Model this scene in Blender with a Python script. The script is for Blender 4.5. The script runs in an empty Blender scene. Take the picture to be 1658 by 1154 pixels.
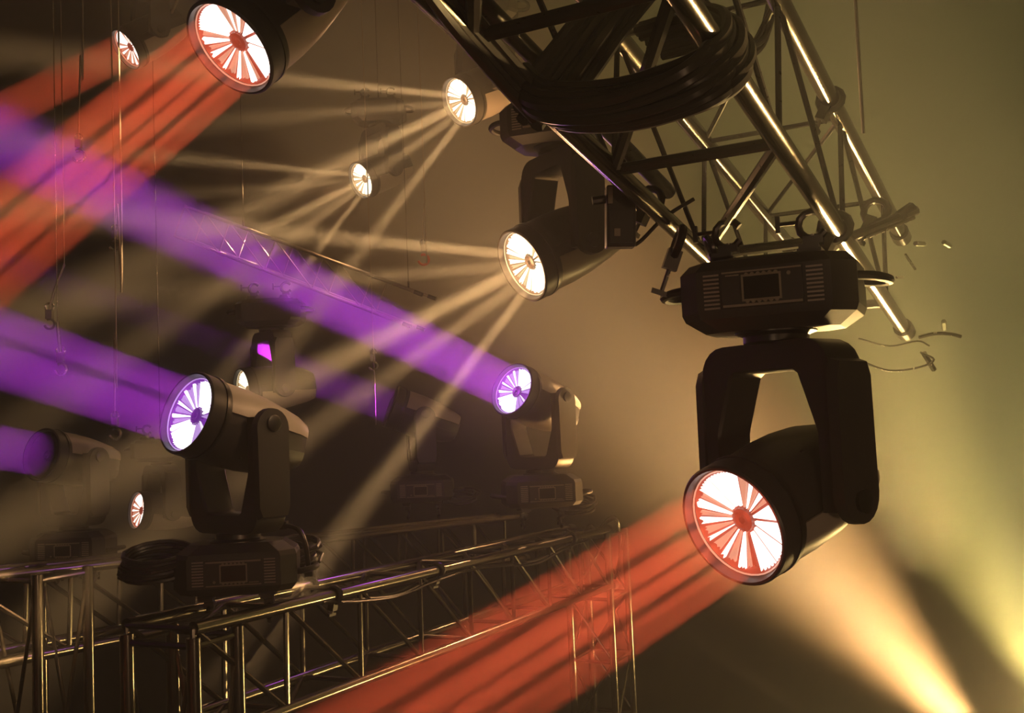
import bpy, bmesh, math, random
from mathutils import Vector, Matrix
random.seed(7)
S = bpy.context.scene; C = S.collection
V = Vector
# ------------------------------------------------------------------ camera
F = 1700.0; CAMZ = 7.4
pit, rol = math.radians(4.0), math.radians(2.5)
fw = V((0, math.cos(pit), math.sin(pit))); up0 = V((0, -math.sin(pit), math.cos(pit))); rt0 = V((1, 0, 0))
RT = rt0*math.cos(rol) - up0*math.sin(rol); UP = up0*math.cos(rol) + rt0*math.sin(rol)
CAM = V((0, 0, CAMZ))
cam = bpy.data.objects.new('camera', bpy.data.cameras.new('camera')); C.objects.link(cam); S.camera = cam
cam.data.sensor_width = 36; cam.data.lens = 36*F/1658; cam.data.clip_start = .02
cam.matrix_world = Matrix((RT, UP, -fw)).transposed().to_4x4(); cam.location = CAM
def ray(px, py): return RT*((px-829)/F) + UP*((577-py)/F) + fw
def P(px, py, d): return CAM + ray(px, py)*d          # a point in the room that stands d metres ahead
def proj(p):
    q = p-CAM; z = q.dot(fw); return (829+F*q.dot(RT)/z, 577-F*q.dot(UP)/z, z)
# ------------------------------------------------------------------ exposure, world
S.view_settings.view_transform = 'Standard'; S.view_settings.look = 'None'
S.view_settings.gamma = 1; S.view_settings.use_curve_mapping = False; S.view_settings.exposure = 0
cy = S.cycles
cy.use_denoising = True; cy.volume_bounces = 0; cy.max_bounces = 4; cy.diffuse_bounces = 1; cy.glossy_bounces = 2
cy.use_light_tree = False; cy.sample_clamp_indirect = 4; cy.use_adaptive_sampling = False
w = bpy.data.worlds.new('world'); S.world = w; w.use_nodes = True
w.node_tree.nodes['Background'].inputs[0].default_value = (0, 0, 0, 1)
# ------------------------------------------------------------------ lights of the hall (below and beside the frame), then added fill lights
WARM = (1, .58, .23)
def lamp(kind, p, e, col, q=None, r=.05, ang=40, blend=1.0, name='stage_lamp'):
    l = bpy.data.lights.new(name, kind); l.energy = e; l.color = col; l.shadow_soft_size = r
    if kind == 'SPOT': l.spot_size = math.radians(ang); l.spot_blend = blend
    o = bpy.data.objects.new(name, l); C.objects.link(o); o.location = p
    if q is not None: o.rotation_euler = (q-p).to_track_quat('-Z', 'Y').to_euler()
    return o
lamp('SPOT', P(1600, 1230, 7.2), 11000, (1, .68, .32), P(1275, 890, 6.6), .08, 15, .9, 'floor_beam_lamp')
lamp('SPOT', P(1600, 1230, 7.2), 8000, (1, .50, .16), P(1190, 810, 6.4), .10, 30, 1, 'floor_beam_lamp')
lamp('SPOT', P(1600, 1230, 7.2), 50000, (1, .52, .17), P(1090, 660, 12), .10, 36, 1, 'floor_beam_lamp')
lamp('SPOT', P(1720, 1170, 6.5), 6500, (1, .76, .20), P(1575, 900, 6.2), .10, 25, 1, 'floor_beam_lamp')
lamp('SPOT', P(1352, 1185, 7.3), 600, (1, .58, .22), P(1090, 1010, 7.2), .04, 6, .7, 'floor_ray_lamp')
lamp('SPOT', P(1352, 1185, 7.3), 450, (1, .58, .22), P(1060, 1110, 7.2), .04, 4, .7, 'floor_ray_lamp')
lamp('SPOT', P(1720, 1200, 6.5), 4800, (1, .80, .25), P(1668, 900, 5.7), .10, 24, 1, 'floor_beam_lamp')
lamp('POINT', P(1730, 1180, 6.6), 140, (1, .64, .22), None, .2, name='added_glow_light')  # point light added for a soft glow around the floor lamps
UT = P(1365, 385, 2.9)
lamp('SPOT', UT+ray(1760, 1900).normalized()*2.1, 1500, (1, .64, .22), UT, .2, 24, 1, 'added_truss_light')  # added light, placed to put highlights on the upper truss tubes
UQ = P(1150, 60, 1.97)
lamp('SPOT', UQ+ray(4500, 1800).normalized()*2.5, 700, (1, .64, .24), UQ, .10, 16, 1, 'added_truss_light')  # second added light, for the highlight on the near part of the tube
lamp('SPOT', P(800, 900, 5.2)+ray(2000, -200).normalized()*4, 200, (1, .52, .22), P(700, 950, 5), .15, 34, 1, 'added_truss_light')  # added from upper right to light the lower truss tubes
lamp('POINT', V((-1.2, -1.6, CAMZ+.6)), 16, (1, .66, .38), None, .3, name='added_fill_light')  # unseen fill added behind the camera to lift the dark fronts
lamp('POINT', V((1.6, -1.0, CAMZ-.7)), 55, (1, .60, .32), None, .3, name='added_fill_light')  # added fill for the front of the large hanging light
lamp('SPOT', P(1750, -250, 2.6), 260, (1, .62, .32), P(420, 680, 4.2), .15, 20, 1, 'added_side_light')  # added spot that brightens the head of the near violet light
# ------------------------------------------------------------------ materials
def mat(name, col, rough=.5, metal=0, emit=None, es=0, bump=0, bscale=60, spec=.5, var=0):
    m = bpy.data.materials.new(name); m.use_nodes = True; nt = m.node_tree; b = nt.nodes['Principled BSDF']
    b.inputs['Base Color'].default_value = (*col, 1); b.inputs['Roughness'].default_value = rough
    b.inputs['Metallic'].default_value = metal; b.inputs['Specular IOR Level'].default_value = spec
    if emit:
        b.inputs['Emission Color'].default_value = (*emit, 1); b.inputs['Emission Strength'].default_value = es
        m.cycles.emission_sampling = 'NONE'
    tc = nt.nodes.new('ShaderNodeTexCoord'); n = nt.nodes.new('ShaderNodeTexNoise'); n.inputs['Scale'].default_value = bscale
    nt.links.new(tc.outputs['Object'], n.inputs['Vector'])
    if bump:
        bp = nt.nodes.new('ShaderNodeBump'); bp.inputs['Strength'].default_value = bump; bp.inputs['Distance'].default_value = .002
        nt.links.new(n.outputs['Fac'], bp.inputs['Height']); nt.links.new(bp.outputs[0], b.inputs['Normal'])
    if not emit:
        r = nt.nodes.new('ShaderNodeMapRange'); r.inputs['To Min'].default_value = max(.03, rough-.07); r.inputs['To Max'].default_value = rough+.07
        nt.links.new(n.outputs['Fac'], r.inputs['Value']); nt.links.new(r.outputs[0], b.inputs['Roughness'])
    return m
M = dict(
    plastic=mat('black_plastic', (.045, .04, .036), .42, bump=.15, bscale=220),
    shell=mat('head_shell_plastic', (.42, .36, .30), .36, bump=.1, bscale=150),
    rubber=mat('black_rubber', (.02, .018, .017), .6, bump=.3, bscale=90),
    metal=mat('dark_metal', (.10, .095, .09), .33, 1),
    chord=mat('satin_truss_tube', (.30, .27, .23), .2, 1),
    brace=mat('satin_brace_tube', (.22, .20, .17), .22, 1),
    black_tube=mat('black_truss_tube', (.055, .05, .045), .3, .6),
    bright=mat('zinc_metal', (.7, .66, .6), .25, 1),
    screen=mat('display_glass', (.03, .028, .025), .12),
    label=mat('panel_print', (.35, .3, .22), .5),
    cloth=mat('black_cloth', (.018, .015, .014), .85, bump=.6, bscale=120),
    cable=mat('black_cable', (.04, .034, .03), .33, bump=.1, bscale=80),
    wall=mat('dark_wall', (.012, .010, .009), .9, bump=.3, bscale=8),
    floor=mat('stage_floor', (.012, .010, .009), .85, bump=.3, bscale=12),
    steel=mat('steel_wire', (.5, .45, .4), .35, 1),
    orange=mat('orange_tag', (.8, .12, .05), .5),
)
EM = {}
for k, (hot, mid, low) in dict(red=((1, .84, .74), (1, .42, .26), (1, .12, .05)), warm=((1, .90, .66), (1, .76, .40), (1, .55, .22)),
                               purple=((.96, .88, 1), (.72, .42, 1), (.42, .06, .85))).items():
    EM[k] = [mat(k+'_bowl', (.05, .03, .03), .3, emit=low, es=.45), mat(k+'_dim_lens', (.1, .1, .1), .3, emit=mid, es=.75),
             mat(k+'_half_lens', (.1, .1, .1), .3, emit=hot, es=1.1), mat(k+'_hot_lens', (.1, .1, .1), .3, emit=hot, es=2.2),
             mat(k+'_core', (.05, .03, .03), .3, emit=low, es=.25)]
EM['off'] = [M['screen']]*5
# ------------------------------------------------------------------ mesh helpers
class MB:
    def __init__(s): s.v = []; s.f = []
    def add(s, vs, fs):
        n = len(s.v); s.v += [V(v) for v in vs]; s.f += [[i+n for i in f] for f in fs]; return s
    def box(s, c, d, rot=None):
        vs = []
        for x in (-.5, .5):
            for y in (-.5, .5):
                for z in (-.5, .5):
                    v = V((x*d[0], y*d[1], z*d[2]))
                    if rot: v = rot @ v
                    vs.append(V(c)+v)
        return s.add(vs, [(0, 1, 3, 2), (4, 6, 7, 5), (0, 4, 5, 1), (2, 3, 7, 6), (0, 2, 6, 4), (1, 5, 7, 3)])
    def tube(s, pts, r, n=8, closed=False):
        pts = [V(p) for p in pts]; k = len(pts); rs = r if isinstance(r, (list, tuple)) else [r]*k
        vs = []; nrm = None
        for i, p in enumerate(pts):
            if closed: t = pts[(i+1) % k]-pts[i-1]
            else: t = pts[min(i+1, k-1)]-pts[max(i-1, 0)]
            t.normalize()
            if nrm is None:
                nrm = t.cross(V((0, 0, 1)));
                if nrm.length < .1: nrm = t.cross(V((1, 0, 0)))
            nrm = (nrm-t*nrm.dot(t)).normalized(); b = t.cross(nrm)
            vs += [p+(nrm*math.cos(a)+b*math.sin(a))*rs[i] for a in [2*math.pi*j/n for j in range(n)]]
        fs = []
        for i in range(k if closed else k-1):
            i2 = (i+1) % k
            fs += [(i*n+j, i*n+(j+1) % n, i2*n+(j+1) % n, i2*n+j) for j in range(n)]
        if not closed: fs += [tuple(range(n))[::-1], tuple((k-1)*n+j for j in range(n))]
        return s.add(vs, fs)
    def lathe(s, prof, n=40, ax=1, closed=False):      # profile of (axial, radius); axis Y by default
        vs = []
        for t, r in prof:
            for j in range(n):
                a = 2*math.pi*j/n; c, d = r*math.cos(a), r*math.sin(a)
                vs.append((c, t, d) if ax == 1 else ((c, d, t) if ax == 2 else (t, c, d)))
        k = len(prof); fs = []
        for i in range(k if closed else k-1):
            i2 = (i+1) % k
            fs += [(i*n+j, i*n+(j+1) % n, i2*n+(j+1) % n, i2*n+j) for j in range(n)]
        if not closed: fs += [tuple(range(n)), tuple((k-1)*n+j for j in range(n))[::-1]]
        return s.add(vs, fs)
    def rings(s, rings, cap=True):                     # loft through rings of equal length
        n = len(rings[0]); vs = [p for r in rings for p in r]; k = len(rings)
        fs = [(i*n+j, i*n+(j+1) % n, (i+1)*n+(j+1) % n, (i+1)*n+j) for i in range(k-1) for j in range(n)]
        if cap: fs += [tuple(range(n)), tuple((k-1)*n+j for j in range(n))[::-1]]
        return s.add(vs, fs)
    def prism(s, poly, f0, f1):                        # poly -> two 3D versions
        n = len(poly); a = [f0(p) for p in poly]; b = [f1(p) for p in poly]
        return s.add(a+b, [tuple(range(n)), tuple(range(n, 2*n))[::-1]]+[(j, (j+1) % n, n+(j+1) % n, n+j) for j in range(n)])
    def mesh(s, name, m, smooth=True, ang=35):
        me = bpy.data.meshes.new(name); me.from_pydata([tuple(v) for v in s.v], [], s.f)
        bm = bmesh.new(); bm.from_mesh(me); bmesh.ops.recalc_face_normals(bm, faces=bm.faces); bm.to_mesh(me); bm.free()
        me.materials.append(m)
        if smooth:
            me.polygons.foreach_set('use_smooth', [True]*len(me.polygons)); me.set_sharp_from_angle(angle=math.radians(ang))
        return me
def obj(name, me, parent=None, mw=None, label=None, cat=None, group=None, kind=None, m=None, bevel=0):
    if isinstance(me, MB): me = me.mesh(name, m)
    o = bpy.data.objects.new(name, me); C.objects.link(o)
    if parent: o.parent = parent
    if mw is not None: o.matrix_local = mw
    if bevel:
        b = o.modifiers.new('bevel', 'BEVEL'); b.width = bevel; b.segments = 2; b.limit_method = 'ANGLE'
    for k, v in (('label', label), ('category', cat), ('group', group), ('kind', kind)):
        if v: o[k] = v
    return o
def thing(name, loc, label, cat, group=None):
    o = bpy.data.objects.new(name, None); C.objects.link(o); o.location = loc; o.empty_display_size = .1
    o['label'] = label; o['category'] = cat
    if group: o['group'] = group
    return o
def frame(x, y, z, o=V((0, 0, 0))):
    m = Matrix((x, y, z)).transposed().to_4x4(); m.translation = o; return m
def catmull(p, n=6):
    p = [V(x) for x in p]; q = [p[0]*2-p[1]]+p+[p[-1]*2-p[-2]]; out = []
    for i in range(1, len(q)-2):
        a, b, c, d = q[i-1:i+3]
        for j in range(n):
            t = j/n; out.append(.5*((2*b)+(c-a)*t+(2*a-5*b+4*c-d)*t*t+(3*b-a-3*c+d)*t**3))
    return out+[p[-1]]
# ------------------------------------------------------------------ the room
def room():
    for n, c, d, m in (('floor', (0, 9, -.1), (26, 26, .2), 'floor'), ('ceiling', (0, 9, 18.1), (26, 26, .2), 'wall'),
                       ('wall_back', (0, 21.1, 9), (26, .2, 18), 'wall'), ('wall_left', (-12.1, 9, 9), (.2, 24, 18), 'wall'),
                       ('wall_right', (12.1, 9, 9), (.2, 24, 18), 'wall'), ('wall_front', (0, -3.1, 9), (26, .2, 18), 'wall')):
        obj(n, MB().box(c, d), m=M[m], kind='structure')
    h = bpy.data.materials.new('stage_haze'); h.use_nodes = True; nt = h.node_tree; nt.nodes.clear()
    o = nt.nodes.new('ShaderNodeOutputMaterial'); v = nt.nodes.new('ShaderNodeVolumeScatter')
    v.inputs['Density'].default_value = .045; v.inputs['Anisotropy'].default_value = .35
    nt.links.new(v.outputs[0], o.inputs['Volume'])
    obj('haze', MB().box((0, 9, 8.998), (23.9, 23.9, 17.98)), m=h, kind='stuff', label='thin theatrical haze filling the whole hall', cat='haze')
room()
# ------------------------------------------------------------------ moving head light: shared meshes
def sect(t, ra, rw, e, ow=0, n=40, a0=0, a1=2*math.pi, close=True, k=1.0):
    out = []
    for j in range(n if close else n+1):
        a = a0+(a1-a0)*j/n; c, s_ = math.cos(a), math.sin(a)
        out.append(V((ra*k*abs(c)**(2/e)*(1 if c >= 0 else -1), t, ow+rw*k*abs(s_)**(2/e)*(1 if s_ >= 0 else -1))))
    return out
HS = [(.150, .147, .147, 2, 0), (.10, .147, .149, 2.05, 0), (.03, .145, .150, 2.2, 0), (-.06, .138, .144, 2.5, 0), (-.15, .128, .130, 2.9, 0),
      (-.22, .116, .114, 3.2, -.004), (-.27, .098, .094, 3.4, -.008), (-.285, .080, .076, 3.4, -.010)]
def shell_half(a0, a1):
    n = 18; mb = MB(); o = [sect(*s, n=n, a0=a0, a1=a1, close=False, k=1.03) for s in HS[:-1]]; i = [sect(*s, n=n, a0=a0, a1=a1, close=False, k=.99) for s in HS[:-1]]
    rings = [a+b[::-1] for a, b in zip(o, i)]
    return mb.rings(rings)
def yoke_mesh():
    pts_o = [(-.205, -.04), (-.205, .31)]+[(-.205+.075*(1-math.cos(a)), .315+.075*math.sin(a)) for a in [math.pi/2*i/5 for i in range(1, 6)]]
    pts_o = pts_o+[(-x, y) for x, y in pts_o[::-1]]
    pts_i = [(-.158, -.04), (-.158, .14), (-.152, .165), (-.105, .305), (-.09, .315), (-.04, .316), (-.01, .316)]
    pts_i = pts_i+[(-x, y) for x, y in pts_i[::-1]]
    rings = []
    for (ox, oy), (ix, iy) in zip(pts_o, pts_i):
        dp = .066
        rings.append([V((ox, -dp+.008, oy)), V((ox*.985+ix*.015, -dp, oy*.985+iy*.015)), V((ix*.93+ox*.07, -dp, iy*.93+oy*.07)), V((ix, -dp+.008, iy)),
                      V((ix, dp-.008, iy)), V((ix*.93+ox*.07, dp, iy*.93+oy*.07)), V((ox*.985+ix*.015, dp, oy*.985+iy*.015)), V((ox, dp-.008, oy))])
    return MB().rings(rings)
def arm_cover(sg):
    poly = [(-.074, .30), (-.060, .335), (.060, .335), (.074, .30), (.076, .03)]+[(.078*math.cos(a), .006+.078*math.sin(a)) for a in [-math.pi*i/10 for i in range(0, 11)]]+[(-.076, .03)]
    return MB().prism(poly, lambda p: V((sg*.200, p[0], p[1])), lambda p: V((sg*.228, p[0]*.93, p[1]*.97)))
def octa(hw, hd, ch, z): return [V(p) for p in ((hw-ch, -hd, z), (hw, -hd+ch, z), (hw, hd-ch, z), (hw-ch, hd, z), (-hw+ch, hd, z), (-hw, hd-ch, z), (-hw, -hd+ch, z), (-hw+ch, -hd, z))]
PM = {}
def proto():
    PM['head'] = MB().rings([sect(*s, k=.97) for s in HS]).mesh('head', M['plastic'])
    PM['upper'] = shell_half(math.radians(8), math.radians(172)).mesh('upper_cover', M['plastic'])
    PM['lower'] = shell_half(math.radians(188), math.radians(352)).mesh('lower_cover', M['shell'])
    PM['rim'] = MB().lathe([(.135, .149), (.138, .156), (.20, .158), (.222, .1575), (.228, .153), (.227, .147), (.205, .141), (.15, .139)], 56, closed=True).mesh('lens_rim', M['plastic'])
    PM['band'] = MB().lathe([(.150, .1575), (.1515, .1605), (.163, .1605), (.1645, .1575)], 56, closed=True).mesh('rim_band', M['metal'])
    PM['yoke'] = yoke_mesh().mesh('yoke', M['plastic'])
    for sg in (-1, 1): PM['arm%d' % sg] = arm_cover(sg).mesh('arm_cover', M['plastic'])
    mb = MB(); mb.lathe([(.0, .028), (.004, .030), (.012, .030), (.014, .024)], 20, ax=0); PM['cap'] = mb.mesh('tilt_cap', M['metal'])
    PM['neck'] = MB().lathe([(.385, .075), (.392, .085), (.408, .085), (.416, .105), (.425, .105)], 32, ax=2).mesh('pan_bearing', M['metal'])
    PM['base'] = MB().rings([octa(.17, .11, .05, .420), octa(.215, .145, .055, .452), octa(.222, .150, .055, .47), octa(.222, .150, .055, .575), octa(.20, .132, .05, .600), octa(.12, .12, .04, .607)]).mesh('base', M['plastic'], ang=20)
    PM['panel'] = MB().box((0, -.155, .522), (.20, .012, .094)).mesh('control_panel', M['plastic'])
    PM['trim'] = MB().box((0, -.1615, .4795), (.196, .004, .006)).box((0, -.1615, .564), (.196, .004, .004)).mesh('panel_edge', M['label'])
    fr = MB(); 
    for c, d in (((0, 0, .031), (.098, .005, .005)), ((0, 0, -.031), (.098, .005, .005)), ((.0465, 0, 0), (.005, .005, .06)), ((-.0465, 0, 0), (.005, .005, .06))): fr.box(c, d)
    PM['bezel'] = fr.mesh('display_frame', M['label'])
    PM['screen'] = MB().box((0, 0, 0), (.088, .004, .056)).mesh('display_screen', M['screen'])
    PM['button'] = MB().lathe([(-.003, .0045), (.0, .0055), (.003, .0045)], 10).mesh('button', M['label'])
    PM['vent'] = MB().box((0, 0, 0), (.040, .006, .0045)).mesh('vent_fin', M['shell'])
    PM['printing'] = MB().box((0, 0, 0), (.034, .002, .0035)).mesh('printed_line', M['label'])
    h = MB(); h.tube(catmull([(.20, -.075, .54), (.25, -.075, .535), (.285, -.035, .53), (.285, .035, .53), (.25, .075, .535), (.20, .075, .54)], 5), .012, 8)
    PM['handle'] = h.mesh('handle', M['rubber'])
    br = MB(); br.box((0, 0, .612), (.06, .19, .010)).box((0, -.085, .618), (.05, .02, .02)).box((0, .085, .618), (.05, .02, .02)); PM['bracket'] = br.mesh('bracket', M['metal'])
    b = MB(); b.lathe([(.60, .010), (.665, .010)], 10, ax=2); b.lathe([(.617, .018), (.627, .018)], 6, ax=2); PM['bolt'] = b.mesh('bolt', M['bright'])
    cl = MB(); cl.tube([V((0, math.cos(a)*.036, .690+math.sin(a)*.036)) for a in [math.radians(x) for x in range(-150, 180, 30)]], .010, 8)
    cl.box((0, 0, .650), (.035, .05, .02)); cl.tube([(0, .040, .700), (0, .085, .700)], .006, 6); cl.box((0, .088, .700), (.012, .012, .045)); PM['clamp'] = cl.mesh('clamp', M['metal'])
    PM['screw'] = MB().lathe([(0, .006), (.004, .006), (.006, .004)], 8, ax=2).mesh('screw', M['rubber'])
proto()
def lens_wedge(a0, a1, r0, r1, teeth, er, eu, D, jag):
    n = 5; top = []
    outer = []
    for i in range(n+1):
        a = a0+(a1-a0)*i/n; r = r1*(1-(jag*random.random() if 0 < i < n else jag*.3)); outer.append((a, r))
    if teeth:
        outer = [(a0+(a1-a0)*i/8, r1*(1-(.09 if i % 2 else 0))) for i in range(9)]
    inner = [(a1-(a1-a0)*.25, r0), (a0+(a1-a0)*.25, r0)]
    poly = outer+inner
    def at(t): return lambda q: (er*math.sin(q[0])+eu*math.cos(q[0]))*q[1]+V((0, t+(q[1]/.13)**2*.020, 0))
    return MB().prism(poly, at(.172), at(.179))
# lens pattern: (width, level) clockwise from the top of the lens as seen from the hall
PAT = dict(
    red=[(1.2, 3), (.9, 1), (.4, 3), (.5, 1), (.5, 3), (.5, 1), (1.4, 3), (1.6, 3), (1.4, 3), (1.7, 3), (.6, 0), (.4, 1), (.9, 3), (.9, 1), (.5, 3), (1.0, 1), (.4, 3), (.8, 1), (.7, 3), (.5, 1), (.9, 3), (.5, 1), (1.3, 3), (1.4, 3)],
    warm=[(1.2, 3), (1, 3), (.9, 3), (.5, 1), (.8, 3), (1, 3), (1.1, 3), (1.2, 3), (1, 3), (1.1, 3), (1, 3), (.8, 3), (.4, 1), (.7, 3), (.4, 1), (.7, 3), (.5, 1), (.7, 3), (.4, 1), (.7, 3), (1, 3), (1.1, 3)],
    purple=[(.6, 3), (1.5, 3), (1.5, 3), (1.0, 3), (.9, 1), (.9, 0), (.5, 2), (.9, 1), (.8, 1), (1.4, 3), (1.4, 3), (1.1, 3), (.8, 3), (.6, 1), (.5, 3), (.8, 1), (.4, 3), (.8, 1), (.4, 3), (.8, 1), (.4, 3), (.7, 1)])
def fixture(label, piv, pz, lens, kind='hang', scheme='off', group=None, yaw=None, droll=0, hood=.22, detail=True, pal=None, tint=None, far=False):
    W = V((0, 0, 1)) if kind == 'hang' else V((0, 0, -1))
    if droll: W = (W+RT*droll).normalized()
    Pv = P(piv[0], piv[1], pz)
    r = ray(*lens); a = r.dot(r); b = -2*r.dot(Pv-CAM); c = (Pv-CAM).dot(Pv-CAM)-hood*hood; disc = b*b-4*a*c
    L = CAM+r*((-b-math.sqrt(max(disc, 0)))/(2*a)*(1 if not far else 1)) if not far else CAM+r*((-b+math.sqrt(max(disc, 0)))/(2*a))
    D = (L-Pv).normalized()
    Yf = (D-W*D.dot(W)).normalized(); A = Yf.cross(W).normalized(); Wh = A.cross(D)
    loc = Pv+W*.607
    T = thing('moving_head_light', loc, label, 'stage light', group or ('moving lights hanging overhead' if kind == 'hang' else 'moving lights standing upright'))
    o0 = Pv-loc
    by = -(V((0, 1, 0)) if yaw is None else V((math.sin(math.radians(yaw)), math.cos(math.radians(yaw)), 0)))
    by = (by-W*by.dot(W)).normalized(); bx = (-by).cross(W).normalized()
    FB = frame(bx, -by, W, o0); FY = frame(A, Yf, W, o0); FH = frame(A, D, Wh, o0)
    base = obj('base', PM['base'], T, FB)
    yk = obj('yoke', PM['yoke'], T, FY); obj('pan_bearing', PM['neck'], T, FY)
    for sg in (-1, 1):
        obj('arm_cover', PM['arm%d' % sg], yk)
        obj('tilt_cap', PM['cap'], yk, Matrix.Translation((.226 if sg > 0 else -.226, 0, -.015)) @ (Matrix.Rotation(math.pi, 4, 'Z') if sg < 0 else Matrix.Identity(4)))
    if detail:
        pn = obj('control_panel', PM['panel'], base); obj('panel_edge', PM['trim'], base)
        obj('display_frame', PM['bezel'], base, Matrix.Translation((0, -.1635, .522)))
        obj('display_screen', PM['screen'], base, Matrix.Translation((0, -.1625, .522)))
        for zz in (.488, .5555):
            for i in range(6):
                obj('button', PM['button'], base, Matrix.Translation((-.036+i*.0145, -.163, zz)))
        obj('button', PM['button'], base, Matrix.Translation((.068, -.163, .55)))
        obj('printed_line', PM['printing'], base, Matrix.Translation((-.072, -.162, .5565)))
        for sx in (-.128, .128):
            for i in range(9): obj('vent_fin', PM['vent'], base, Matrix.Translation((sx, -.151, .478+i*.0105)))
    obj('handle', PM['handle'], base); obj('handle', PM['handle'], base, Matrix.Rotation(math.pi, 4, 'Z'))
    for sx in (-.11, .11):
        br = obj('bracket', PM['bracket'], T, FB @ Matrix.Translation((sx, 0, 0))); obj('bolt', PM['bolt'], br)
        obj('clamp', PM['clamp'], T, FB @ Matrix.Translation((sx, 0, 0)) @ Matrix.Rotation(math.pi/2, 4, 'Z') if kind == 'hang' else FB @ Matrix.Translation((sx, 0, 0)))
    head = obj('head', PM['head'], T, FH)
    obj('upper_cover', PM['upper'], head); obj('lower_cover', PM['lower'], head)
    obj('lens_rim', PM['rim'], head); obj('rim_band', PM['band'], head)
    for x, t, z in ((.10, .02, .117), (-.10, .02, .117)): obj('screw', PM['screw'], head, Matrix.Translation((x, t, z)))
    # lens
    Hi = Matrix((A, D, Wh))
    eu = (UP-D*UP.dot(D)).normalized(); er = (RT-D*RT.dot(D)); er = (er-eu*er.dot(eu)).normalized()
    eul, erl = Hi @ eu, Hi @ er
    em = EM[scheme]
    obj('lens_bowl', MB().lathe([(.160, .005), (.160, .03), (.168, .08), (.178, .11), (.196, .139), (.150, .139), (.150, .005)], 40, closed=True), head, m=em[0])
    obj('lens_core', MB().lathe([(.165, .006), (.185, .010), (.188, .020), (.184, .030), (.168, .034)], 20), head, m=em[4])
    obj('lens_ring', MB().lathe([(.199, .138), (.203, .1395), (.206, .138), (.202, .1355)], 40, closed=True), head, m=em[1])
    if scheme != 'off':
        pat = PAT[scheme]; tot = sum(p[0] for p in pat); a = -pat[0][0]/tot*math.pi
        for wd, lv in pat:
            da = wd/tot*2*math.pi; teeth = wd > 1.1 and lv == 3
            obj('lens_segment', lens_wedge(a+da*(.08 if wd > 1 else .17), a+da*(.92 if wd > 1 else .83), .036, .131 if lv > 1 else .124, teeth, erl, eul, D, .10), head, m=em[lv])
            a += da
    return dict(T=T, L=Pv+D*.235, D=D, er=er, eu=eu, piv=Pv, A=A)
RED = (1, .125, .045); PUR = (.74, .05, 1)
def beam(f, col, e, spread=4, bands=None, rad=.125, d=None):
    """the fixture's own lamp, as wide as its lens; dark bands painted into its emission for the shade of lens fins"""
    D = (f['D'] if d is None else d).normalized()
    v = (f['L']-CAM).normalized(); q = D.cross(v).normalized()      # across the beam
    l = bpy.data.lights.new('beam_lamp', 'AREA'); l.shape = 'DISK'; l.size = 2*rad
    l.spread = math.radians(spread); l.color = col; l.energy = e
    if bands:  # lens-fin shade put into the lamp's emission as a ramp
        l.use_nodes = True; nt = l.node_tree; em = nt.nodes['Emission']
        g = nt.nodes.new('ShaderNodeNewGeometry'); sp = nt.nodes.new('ShaderNodeSeparateXYZ'); cr = nt.nodes.new('ShaderNodeValToRGB')
        nt.links.new(g.outputs['Parametric'], sp.inputs[0]); nt.links.new(sp.outputs[0], cr.inputs[0]); nt.links.new(cr.outputs[0], em.inputs['Color'])
        el = cr.color_ramp.elements
        while len(el) < len(bands): el.new(.5)
        for e_, (p, k) in zip(el, bands): e_.position = p; e_.color = (k, k, k, 1)
    o = bpy.data.objects.new('beam_lamp', l); C.objects.link(o)
    o.matrix_world = frame(q, (-D).cross(q), -D, f['L'])
def glow(f, col, e): lamp('POINT', f['L']+f['D']*.03, e, col, None, .05, name='lens_glow')
def rays(f, dirs, col, e, c=.12):
    """narrow pencils of light that fan out of a lens: start on the lens, heading across the hall"""
    for ox, oy, ux, uy, ang, k in dirs:
        p = f['L']+f['er']*ox*.11+f['eu']*oy*.11
        X, Y, _ = proj(p); X = (X-829)/F; Y = (577-Y)/F; n = math.hypot(ux, uy)
        dv = (RT*(ux/n*.95+X*c)+UP*(-uy/n*.95+Y*c)+fw*c).normalized()
        l = bpy.data.lights.new('ray_lamp', 'AREA'); l.shape = 'DISK'; l.size = .018*ang; l.spread = math.radians(2.8*ang); l.color = col; l.energy = e*k
        o = bpy.data.objects.new('ray_lamp', l); C.objects.link(o); o.location = p; o.rotation_euler = dv.to_track_quat('-Z', 'Y').to_euler()
# ------------------------------------------------------------------ the fixtures
BANDS = [(0, 1), (.24, 1), (.29, .25), (.33, .25), (.38, 1), (.49, .95), (.53, .3), (.57, 1), (.66, .95), (.70, .22), (.73, .22), (.78, 1), (.87, .6), (.92, 1)]
f1 = fixture('large black moving light hanging at right, red-white lens, before bright yellow haze', (1272, 798), 2.72, (1187, 851), 'hang', 'red', yaw=24)
beam(f1, RED, 20, 1.6, BANDS)
f2 = fixture('large moving light cut by the top edge at left, red-white lens pointing down left', (442, 20), 3.3, (373, 78), 'hang', 'red')
beam(f2, RED, 23, 1.6, BANDS)
f3 = fixture('small distant moving light at top left with a thin red lens', (243, 60), 7.8, (204, 80), 'hang', 'red', detail=False)
beam(f3, RED, 15, 2.5)
f4 = fixture('warm white moving light below the left side of the upper truss, highest of three', (786, 148), 6.5, (744, 165), 'hang', 'warm', detail=False)
f5 = fixture('smallest warm white moving light, hanging alone in mid air left of centre', (617, 280), 8.8, (584, 292), 'hang', 'warm', detail=False)
f6 = fixture('nearest warm white moving light at centre under the upper truss, bright round lens facing left', (911, 398), 4.4, (846, 430), 'hang', 'warm', yaw=20)
f7 = fixture('moving light with violet lens standing on the near end of the lower truss', (381, 695), 4.0, (303, 668), 'stand', 'purple', yaw=-8)
beam(f7, PUR, 15, 2.2, [(0, 1), (.30, 1), (.4, .4), (.5, 1)])
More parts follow.
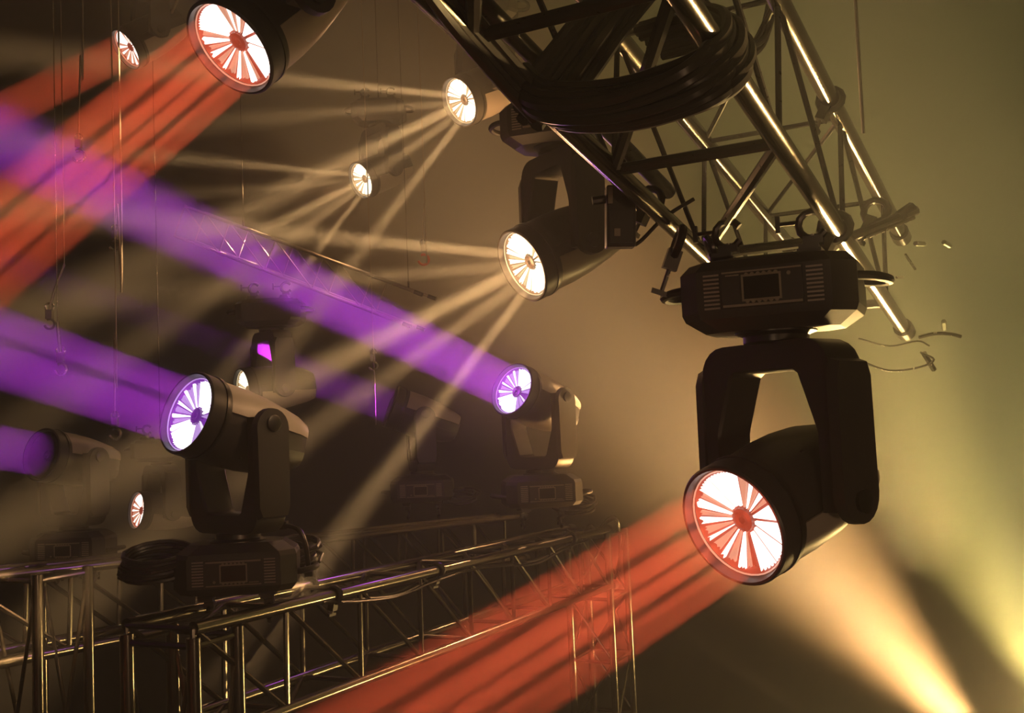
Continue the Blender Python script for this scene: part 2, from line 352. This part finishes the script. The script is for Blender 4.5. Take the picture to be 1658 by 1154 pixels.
f8 = fixture('moving light with violet lens standing on the far end of the lower truss', (870, 650), 6.1, (829, 630), 'stand', 'purple', yaw=-10)
beam(f8, PUR, 17, 2.5)
f9 = fixture('dark moving light at far left on the rear truss, violet beam leaving leftwards', (118, 745), 6.3, (68, 736), 'stand', 'off')
beam(f9, PUR, 8, 3)
f10 = fixture('dark moving light on the rear truss, left of the far violet lens', (680, 675), 7.6, (634, 658), 'stand', 'off')
beam(f10, PUR, 9, 3)
f11 = fixture('tan moving light hanging from the distant truss behind the near violet light', (442, 628), 7.2, (392, 633), 'hang', 'warm', detail=False)
f12 = fixture('distant moving light with thin red lens hanging low behind the near violet light', (262, 828), 8.8, (221, 826), 'hang', 'red', detail=False)
for f, e in ((f4, 8.5), (f5, 7), (f6, 8.5)):
    rays(f, [(-.8, .6, -248, -24, 2.4, 1.0), (-.8, .1, -300, 24, 2.6, .45), (-.6, -.2, -172, 86, 3.4, 1.6),
             (-.3, -.6, -110, 78, 3, .7), (-.1, -.9, -70, 92, 2.4, .8)], WARM, e)
lamp('POINT', f6['L']+f6['D']*.10, 9, (1, .50, .20), None, .08, name='lens_glow_lamp')
lamp('POINT', f4['L']+f4['D']*.12, 6, (1, .50, .20), None, .08, name='lens_glow_lamp')
lamp('POINT', f5['L']+f5['D']*.3, 9, (1, .50, .20), None, .08, name='lens_glow_lamp')
lamp('POINT', f8['L']+f8['D']*.10, 4, (.6, .1, 1), None, .08, name='lens_glow_lamp')
lamp('POINT', f1['L']+f1['D']*.06, .8, (1, .1, .04), None, .05, name='lens_glow_lamp')
# two more at the bottom: only the tip of a lens reaches into the frame
f13 = fixture('moving light cut by the bottom edge, only its bright cream lens tip showing', (1356, 1240), 7.2, (1349, 1176), 'stand', 'warm', detail=False)
f14 = fixture('moving light cut by the bottom edge at right, only a thin bright lens edge showing', (1548, 1250), 7.2, (1534, 1184), 'stand', 'warm', detail=False)
# ------------------------------------------------------------------ trusses
def vpdir(px, py): return ray(px, py).normalized()
def tube_obj(name, a, b, r, m, T, n=10):
    return obj(name, MB().tube([a-T.location, b-T.location], r, n), T, m=m)
def box_truss(T, p0, d, s, u, wd, ht, t0, t1, bay, rc, rb, mc, mb_, phase=0, faces='btlr', rb2=None):
    """p0: lower right chord; chords run along d; s to the right, u up"""
    cs = {'rl': p0, 'll': p0-s*wd, 'ru': p0+u*ht, 'lu': p0-s*wd+u*ht}
    for k, c in cs.items(): tube_obj('chord', c+d*t0, c+d*t1, rc, mc, T, 14)
    pairs = {'b': ('ll', 'rl'), 't': ('lu', 'ru'), 'l': ('ll', 'lu'), 'r': ('rl', 'ru')}
    for f in faces:
        rr = rb if f == 'b' else (rb2 or rb)
        a, b = pairs[f]; t = t0+phase; i = 0
        while t <= t1+1e-6:
            tube_obj('cross_brace', cs[a]+d*t, cs[b]+d*t, rr, mb_, T, 8)
            if t+bay <= t1+1e-6: tube_obj('diagonal_brace', cs[b]+d*t, cs[a]+d*(t+bay), rr, mb_, T, 8)
            t += bay; i += 1
    for k, c in cs.items():      # end couplers
        obj('coupler', MB().tube([c+d*(t1-.02)-T.location, c+d*(t1+.05)-T.location], rc*1.35, 12), T, m=M['metal'])
    return cs
# upper truss
d1 = vpdir(1800, 1035); s1 = d1.cross(V((0, 0, 1))).normalized(); u1 = s1.cross(d1).normalized()
up_p = P(1365, 385, 2.9)
T1 = thing('lighting_truss', up_p, 'large dark lighting truss running down from the top edge towards the lower right', 'truss')
cs1 = box_truss(T1, up_p, d1, s1, u1, .40, .36, -1.98, 1.0, .66, .025, .0150, M['chord'], M['black_tube'], rb2=.0075)
T1b = thing('rigging_pipe', P(1000, 285, 2.8), 'long black pipe along the left side of the upper truss with a violet glint', 'pipe')
tube_obj('pipe', P(1000, 285, 2.8)-d1*1.5, P(1000, 285, 2.8)+d1*.12, .026, M['black_tube'], T1b, 14)
tube_obj('pipe', P(1062, 290, 2.95)-d1*1.6, P(1062, 290, 2.95)+d1*.10, .022, M['black_tube'], T1b, 14)
print('cL', proj(cs1['ll']), 'c2', proj(cs1['lu']), 'c4', proj(cs1['ru']))
# lower truss near
d2 = vpdir(1640, 700); s2 = d2.cross(V((0, 0, 1))).normalized(); u2 = s2.cross(d2).normalized()
pA = P(700, 925, 5.0)-u2*.38                     # lower right chord of the near truss
T2 = thing('lighting_truss', pA, 'near lower truss with two moving lights on top, running to the right-hand tower', 'truss')
L0 = -1.62; L1 = 2.45
cs2 = box_truss(T2, pA, d2, s2, u2, .30, .38, L0, L1, .50, .024, .011, M['chord'], M['brace'])
d3 = vpdir(1640, 745); s3 = d3.cross(V((0, 0, 1))).normalized(); u3 = s3.cross(d3).normalized()
pB = P(700, 853, 8.2)-u3*.38
T3 = thing('lighting_truss', pB, 'rear lower truss behind, parallel to the near one', 'truss')
cs3 = box_truss(T3, pB, d3, s3, u3, .30, .38, -4.1, 1.7, .60, .026, .012, M['chord'], M['brace'])
# distant upper truss
d4 = (P(700, 512, 8.0)-P(330, 372, 8.6)).normalized(); s4 = d4.cross(V((0, 0, 1))).normalized(); u4 = s4.cross(d4).normalized()
pC = P(330, 400, 8.6)
T4 = thing('lighting_truss', pC, 'thin distant truss crossing behind the violet beam', 'truss')
cs4 = box_truss(T4, pC, d4, s4, u4, .30, .26, -.3, 1.9, .45, .012, .006, M['steel'], M['steel'])
# towers
def tower(label, corner, s, d, wd, dp, ztop, zbot, gap=.42, m='chord'):
    T = thing('truss_tower', V((corner.x, corner.y, zbot)), label, 'tower')
    cs = [corner, corner-s*wd, corner-s*wd+d*dp, corner+d*dp]
    cs = [V((c.x, c.y, 0)) for c in cs]; Z = V((0, 0, 1))
    for c in cs: tube_obj('leg', c+Z*zbot, c+Z*ztop, .025, M[m], T, 14)
    for i in range(4):
        a, b = cs[i], cs[(i+1) % 4]; z = ztop-.03; k = 0
        while z > zbot+gap:
            tube_obj('rung', a+Z*z, b+Z*z, .012, M[m], T, 8)
            tube_obj('diagonal_brace', (b if k % 2 else a)+Z*z, (a if k % 2 else b)+Z*(z-gap), .009, M[m], T, 8)
            z -= gap; k += 1
    return T
ht = lambda v: V((v.x, v.y, 0)).normalized()
c0 = cs2['ru']+d2*L0
tower('left tower of steel tube under the near end of the near truss', c0, s2, ht(d2), .30, .22, c0.z-.03, 0.01, 1.3)
c1 = cs2['rl']+d2*(L1-.05)
tower('right tower of steel tube crossed by the red beam', c1+V((0, 0, 0)), s2, ht(d2), .30, .36, cs2['ru'].z+(d2*L1).z-.02, 0.01)
c2 = cs3['ru']+d3*(-4.0)
tower('steel tower at the far left edge under the rear truss', P(60, 940, 4.6), s3, ht(d3), .30, .28, P(60, 930, 4.6).z, 0.01, 1.3)

# ------------------------------------------------------------------ cables, clamps and small rigging
rnd = random.Random(11)
def strand_pts(pts, off, seed, wob=.006):
    r = random.Random(seed); ph = r.uniform(0, 6.3); out = []
    for i, p in enumerate(pts):
        a = ph+i*.25
        out.append(V(p)+RT*(off[0]+wob*math.sin(a))+UP*(off[1]+wob*math.cos(a*1.3))+fw*off[2])
    return out
def loom(label, pix, n, rad, r, m, name='cable_loom', wob=.008, cat='cables', flat=1.0):
    pts = [P(*p) for p in pix]; T = thing(name, pts[0], label, cat)
    for k in range(n):
        a = 2.4*k; q = rad*math.sqrt((k+.5)/n); off = (q*math.cos(a), q*math.sin(a)*flat, q*math.sin(a+1)*.7)
        c = catmull([x-T.location for x in strand_pts(pts, off, k, wob)], 6)
        obj('cable', MB().tube(c, r*rnd.uniform(.8, 1.2), 7), T, m=m)
    return T
loom('thick black cable bundle slung under the upper truss and looped round its lower tube', [(858, 140, 2.12), (900, 172, 2.02), (1000, 172, 1.95), (1090, 148, 1.89), (1150, 120, 1.87), (1182, 86, 1.93), (1178, 50, 2.08), (1140, 40, 2.2), (1060, 60, 2.3)], 24, .040, .0115, M['cable'], flat=1.0)
loom('black cable run sagging from the top edge along the long black pipe', [(675, -60, 1.80), (745, 30, 1.92), (815, 110, 2.02), (872, 172, 2.10)], 9, .026, .012, M['cable'])
loom('black cable run coming down from top centre to meet the slung bundle', [(1050, -60, 2.3), (985, 15, 2.24), (925, 95, 2.17), (868, 168, 2.12)], 22, .050, .014, M['cable'])
loom('few loose black cables crossing the upper truss near the top edge', [(1090, -30, 2.6), (1150, 25, 2.55), (1190, 75, 2.4), (1230, 60, 2.5), (1250, -20, 2.6)], 4, .02, .007, M['cable'])
# lower truss cable runs
tch = lambda t, dz, k=0: cs2['ru' if k else 'lu']+d2*t+V((0, 0, dz))
def run(label, pts, n, r, m, name='cable_run'):
    T = thing(name, pts[0], label, 'cables')
    for k in range(n):
        off = V((rnd.uniform(-.02, .02), rnd.uniform(-.02, .02), rnd.uniform(-.02, .02)))
        obj('cable', MB().tube(catmull([p+off*rnd.uniform(.3, 1)-T.location for p in pts], 5), r, 6), T, m=m)
nr = lambda t, dz: cs2['rl']+u2*.38+d2*t+V((0, 0, dz))
run('thin black cables drooping below the front top tube of the near truss', [nr(-.9, -.01), nr(-.6, -.05), nr(-.3, -.07), nr(0, -.04), nr(.4, -.035), nr(.8, -.06), nr(1.2, -.09), nr(1.6, -.05), nr(2.0, -.03)], 5, .006, M['metal'])
run('pale cables bunched over the right end of the near truss', [nr(1.7, .03), nr(1.95, .0), nr(2.1, .05), nr(2.25, .0), nr(2.45, .06), nr(2.62, .05), nr(2.66, -.08), nr(2.62, -.3)], 4, .006, M['chord'])
def coil(label, c, R0, n, r=.008, tilt=.25):
    T = thing('cable_coil', c, label, 'cable coil', 'cable coils on the lower trusses')
    for k in range(n):
        cx = rnd.uniform(-.03, .03); pts = [V((math.cos(a)*R0*rnd.uniform(.9, 1.08)+cx, math.sin(a)*R0*.8*rnd.uniform(.9, 1.05), .012*k+tilt*R0*math.sin(a))) for a in [i*math.pi/7 for i in range(14)]]
        obj('loop', MB().tube(pts, r, 6, closed=True), T, m=M['cable'])
coil('black cable coil lying on the near truss right of the near violet light', P(470, 905, 4.25), .10, 6)
coil('black cable coil lying on the near truss left of the near violet light', P(250, 925, 3.9), .12, 7)
coil('black cable coil beside the base of the far violet light', P(930, 822, 6.3), .12, 5)
coil('black cable coil beside the dark light on the rear truss', P(748, 808, 7.7), .12, 5)
# gear under the hero light's end of the truss
def clampset(label, p, ax, sc=1, arm=.10):
    T = thing('pipe_clamp', p, label, 'clamp', 'clamps on the trusses'); ax = ax.normalized(); q = ax.cross(fw).normalized()
    ring = [ax*0+(q*math.cos(a)+(ax.cross(q))*math.sin(a))*.036*sc for a in [i*math.pi/6 for i in range(12)]]
    obj('clamp_ring', MB().tube(ring, .011*sc, 7, closed=True), T, m=M['metal'])
    obj('clamp_body', MB().box(-q*.045*sc, (.035*sc, .05*sc, .03*sc), Matrix((ax, q, ax.cross(q))).transposed()), T, m=M['metal'])
    obj('wing_bolt', MB().tube([-q*.05*sc, -q*arm*sc], .006*sc, 6), T, m=M['bright'])
    obj('wing', MB().box(-q*arm*sc, (.05*sc, .012*sc, .012*sc), Matrix((ax, q, ax.cross(q))).transposed()), T, m=M['metal'])
clampset('black clamp at the end of the long pipe, left of the large hanging light', P(1052, 325, 2.92), d1)
clampset('black swivel clamp dangling beside the base of the large hanging light', P(1098, 392, 2.8), RT*.9-UP*.3, 1.1, .13)
clampset('small clamp next to the dangling swivel clamp', P(1150, 400, 2.85), RT+UP*.4, .8)
clampset('clamp on the lower right tube, just above the large hanging light', P(1352, 368, 2.86), d1, 1.1)
clampset('clamp on the upper right tube where the metal strip leaves', P(1418, 342, 3.15), d1, 1.0)
clampset('clamp midway on the upper right tube of the upper truss', cs1['ru']-d1*.12, d1, .9)
clampset('clamp near the top of the upper right tube of the upper truss', cs1['ru']-d1*.95, d1, .9)
clampset('clamp halfway down the upper left tube of the upper truss', cs1['lu']-d1*.35, d1, .9)
bx = thing('junction_box', P(1004, 352, 2.84), 'small black junction box hanging below the end of the long pipe', 'box')
Rb = Matrix((RT, fw, UP)).transposed()
obj('case', MB().box((0, 0, 0), (.078, .07, .165), Rb), bx, m=M['plastic'], bevel=.004)
obj('face_plate', MB().box(Rb @ V((0, -.038, -.03)), (.062, .006, .085), Rb), bx, m=M['metal'])
obj('socket', MB().box(Rb @ V((-.012, -.043, -.045)), (.016, .006, .02), Rb), bx, m=M['label'])
obj('connector', MB().tube([Rb @ V((-.04, 0, .05)), Rb @ V((-.075, 0, .045))], .012, 8), bx, m=M['metal'])
obj('latch', MB().box(Rb @ V((-.03, -.04, .055)), (.012, .008, .045), Rb), bx, m=M['label'])
obj('hanger', MB().tube([Rb @ V((0, 0, .08)), Rb @ V((.01, 0, .17))], .008, 8), bx, m=M['metal'])
obj('cable', MB().tube(catmull([Rb @ V((.03, 0, -.08)), Rb @ V((.06, 0, -.06)), Rb @ V((.12, 0, .0)), Rb @ V((.2, 0, .05))], 5), .006, 6), bx, m=M['cable'])
# metal strip (double lever) leaving the truss at the right
st = thing('hook_lever', P(1375, 385, 2.95), 'dark lever with a ribbed bright edge sticking out right of the upper truss', 'lever')
a, b = P(1375, 385, 2.95), P(1484, 340, 3.0)
obj('bar', MB().tube([a-st.location, b-st.location], .014, 8), st, m=M['metal'])
obj('bar', MB().tube([P(1400, 384, 2.93)-st.location, P(1480, 352, 2.98)-st.location], .006, 6), st, m=M['bright'])
for k in range(9):
    p = a.lerp(b, .2+.09*k)-st.location; obj('rib', MB().tube([p-(b-a).normalized()*.004-UP*.012, p+(b-a).normalized()*.004-UP*.012], .012, 8), st, m=M['bright'])
obj('grip', MB().tube([P(1455, 352, 2.99)-st.location, P(1478, 336, 3.0)-st.location], .018, 8), st, m=M['rubber'])
# wires, bits at far end of the upper truss
def wire(label, pix, r, m, name='wire_rope', cat='wire', hook=None, n=5):
    pts = [P(*p) for p in pix]
    if hook and r < .0065: pts = [V((pts[0].x, pts[0].y, 17.95))]+pts
    T = thing(name, pts[-1], label, cat, 'hanging wires with hooks' if hook else ('small fittings in the haze' if cat == 'fitting' else None)); q = [p-T.location for p in pts]
    obj('rope', MB().tube(catmull(q, n) if len(q) > 2 else q, r, 6), T, m=m)
    if hook:
        if r >= .0065: obj('rope', MB().tube([q[0], q[0]+V((0, 0, 17.95-pts[0].z))], .0025, 6), T, m=m)
        obj('swivel', MB().box((0, 0, -.03), (.035, .03, .05)), T, m=M['bright'])
        obj('hook', MB().tube([V((math.sin(x)*.03*hook, 0, -.09*hook+math.cos(x)*.03*hook)) for x in [i*.5 for i in range(-1, 10)]], .008*hook, 6), T, m=M['bright'] if hook != 1.3 else M['orange'])
        obj('shackle', MB().tube([V((math.cos(x)*.022, 0, .01+math.sin(x)*.022)) for x in [i*math.pi/5 for i in range(10)]], .006, 6, closed=True), T, m=M['bright'])
    return T
wire('loose bright cable loop hanging below the far end of the upper truss', [(1395, 585, 3.6), (1440, 600, 3.6), (1490, 594, 3.6), (1512, 582, 3.6), (1490, 570, 3.6)], .004, M['bright'], 'loose_cable', 'cable')
wire('second thin cable below the far end of the upper truss', [(1390, 548, 3.5), (1440, 560, 3.5), (1485, 552, 3.5), (1505, 560, 3.5)], .003, M['bright'], 'loose_cable', 'cable')
wire('bright strap end sticking out right of the far end of the upper truss', [(1488, 546, 3.7), (1515, 540, 3.7), (1540, 541, 3.7), (1556, 545, 3.7)], .007, M['bright'], 'strap', 'strap')
wire('short bright tube stub beyond the far end of the upper truss', [(1496, 572, 3.9), (1512, 598, 3.95)], .011, M['bright'], 'tube_stub', 'tube')
wire('thin pale wire hanging from the top edge right of the upper truss', [(1383, -40, 3.4), (1392, 120, 3.4), (1398, 216, 3.4)], .006, M['steel'])
for k, (x0, y0, x1, y1, r, lb) in enumerate([(1482, 394, 1496, 395, .010, 'small pale fitting in the haze, left of a pair right of the lever'), (1528, 392, 1538, 398, .010, 'small pale fitting in the haze, rightmost beside the upper truss'),
        (1466, 412, 1482, 436, .006, 'thin slanted pin in the haze right of the upper truss'), (1452, 449, 1462, 449, .006, 'tiny pale pin in the haze below the slanted pin'), (1446, 362, 1458, 386, .009, 'short tube stub just below the ribbed lever'), (1528, 520, 1529, 532, .010, 'small pale upright fitting above the bright strap end')]):
    wire(lb, [(x0, y0, 4.2), (x1, y1, 4.25)], r, M['bright'], 'rigging_fitting', 'fitting')
wire('wire with hook hanging from the top edge, leftmost tall one', [(133, -60, 6.5), (130, 90, 6.5), (127, 225, 6.5)], .005, M['steel'], hook=1.2)
wire('wire with hook ending between the crossed red and violet beams', [(196, 300, 6.6), (190, 330, 6.6), (186, 372, 6.6)], .006, M['steel'], hook=1.1)
wire('slanted wire with hook in the red beam at the left edge', [(104, 428, 5.6), (90, 465, 5.6), (80, 500, 5.6)], .007, M['steel'], hook=.9)
wire('long thin wire with hook reaching down beside the near violet lens', [(186, 395, 6.2), (185, 540, 6.2), (186, 675, 6.2)], .004, M['steel'], hook=1.1)
wire('short chain with hook above the violet beam at left edge', [(93, 520, 5.5), (95, 545, 5.5), (98, 570, 5.5)], .009, M['bright'], hook=1.0)
wire('rope with small orange hook hanging left of the centre warm light', [(686, 275, 7.8), (686, 330, 7.8), (685, 395, 7.8)], .005, M['steel'], hook=1.3)
wire('thin wire with hook below the long violet beam at centre', [(603, 520, 7.5), (604, 545, 7.5), (604, 572, 7.5)], .004, M['steel'], hook=1.0)
def drop(label, T, dx=0, r=.0035):
    p = T.location+V((dx, 0, .05)); t = thing('drop_wire', p, label, 'wire')
    obj('rope', MB().tube([V((0, 0, 0)), V((0, 0, 17.95-p.z))], r, 6), t, m=M['cable'])
    obj('ferrule', MB().tube([V((0, 0, -.02)), V((0, 0, .06))], r*1.8, 6), t, m=M['metal'])
drop('thin black drop wire above the smallest warm light', f5['T']); drop('thin black drop wire above the highest warm light', f4['T'])
drop('thin black drop wire above the low distant red light', f12['T'])
for k, w_ in enumerate(('left', 'right')):
    t = thing('drop_wire', cs4['lu']+d4*(.1+1.6*k), 'thin black drop wire on the %s end of the distant truss' % w_, 'wire')
    obj('rope', MB().tube([V((0, 0, 0)), V((0, 0, 17.9-t.location.z))], .003, 6), t, m=M['cable'])
    obj('ferrule', MB().tube([V((0, 0, -.02)), V((0, 0, .06))], .009, 6), t, m=M['metal'])
wire('slanted pale stay wire above the small distant red light', [(292, -10, 7.8), (276, 25, 7.8), (262, 56, 7.8)], .010, M['steel'])

for t, k, lb in ((-.80, 'rl', 'clamp on the front top tube of the near truss, right of the near violet light'), (.05, 'rl', 'clamp on the front top tube of the near truss, near its middle'),
                 (1.75, 'rl', 'clamp on the front top tube of the near truss, near its right end'), (-.55, 'll', 'clamp on the back top tube of the near truss')):
    clampset(lb, cs2[k]+u2*.38+d2*t, d2, .9, .09)
lv = thing('bent_handle', P(484, 858, 4.05), 'curved dark handle with a violet edge right of the near base', 'handle')
obj('bow', MB().tube(catmull([P(*p)-lv.location for p in ((455, 850, 4.1), (482, 856, 4.05), (494, 880, 4.03), (500, 922, 4.02))], 5), .010, 8), lv, m=M['metal'])
obj('foot', MB().box(P(455, 850, 4.1)-lv.location, (.05, .04, .03)), lv, m=M['metal'])
obj('foot', MB().box(P(500, 924, 4.02)-lv.location, (.03, .03, .04)), lv, m=M['metal'])
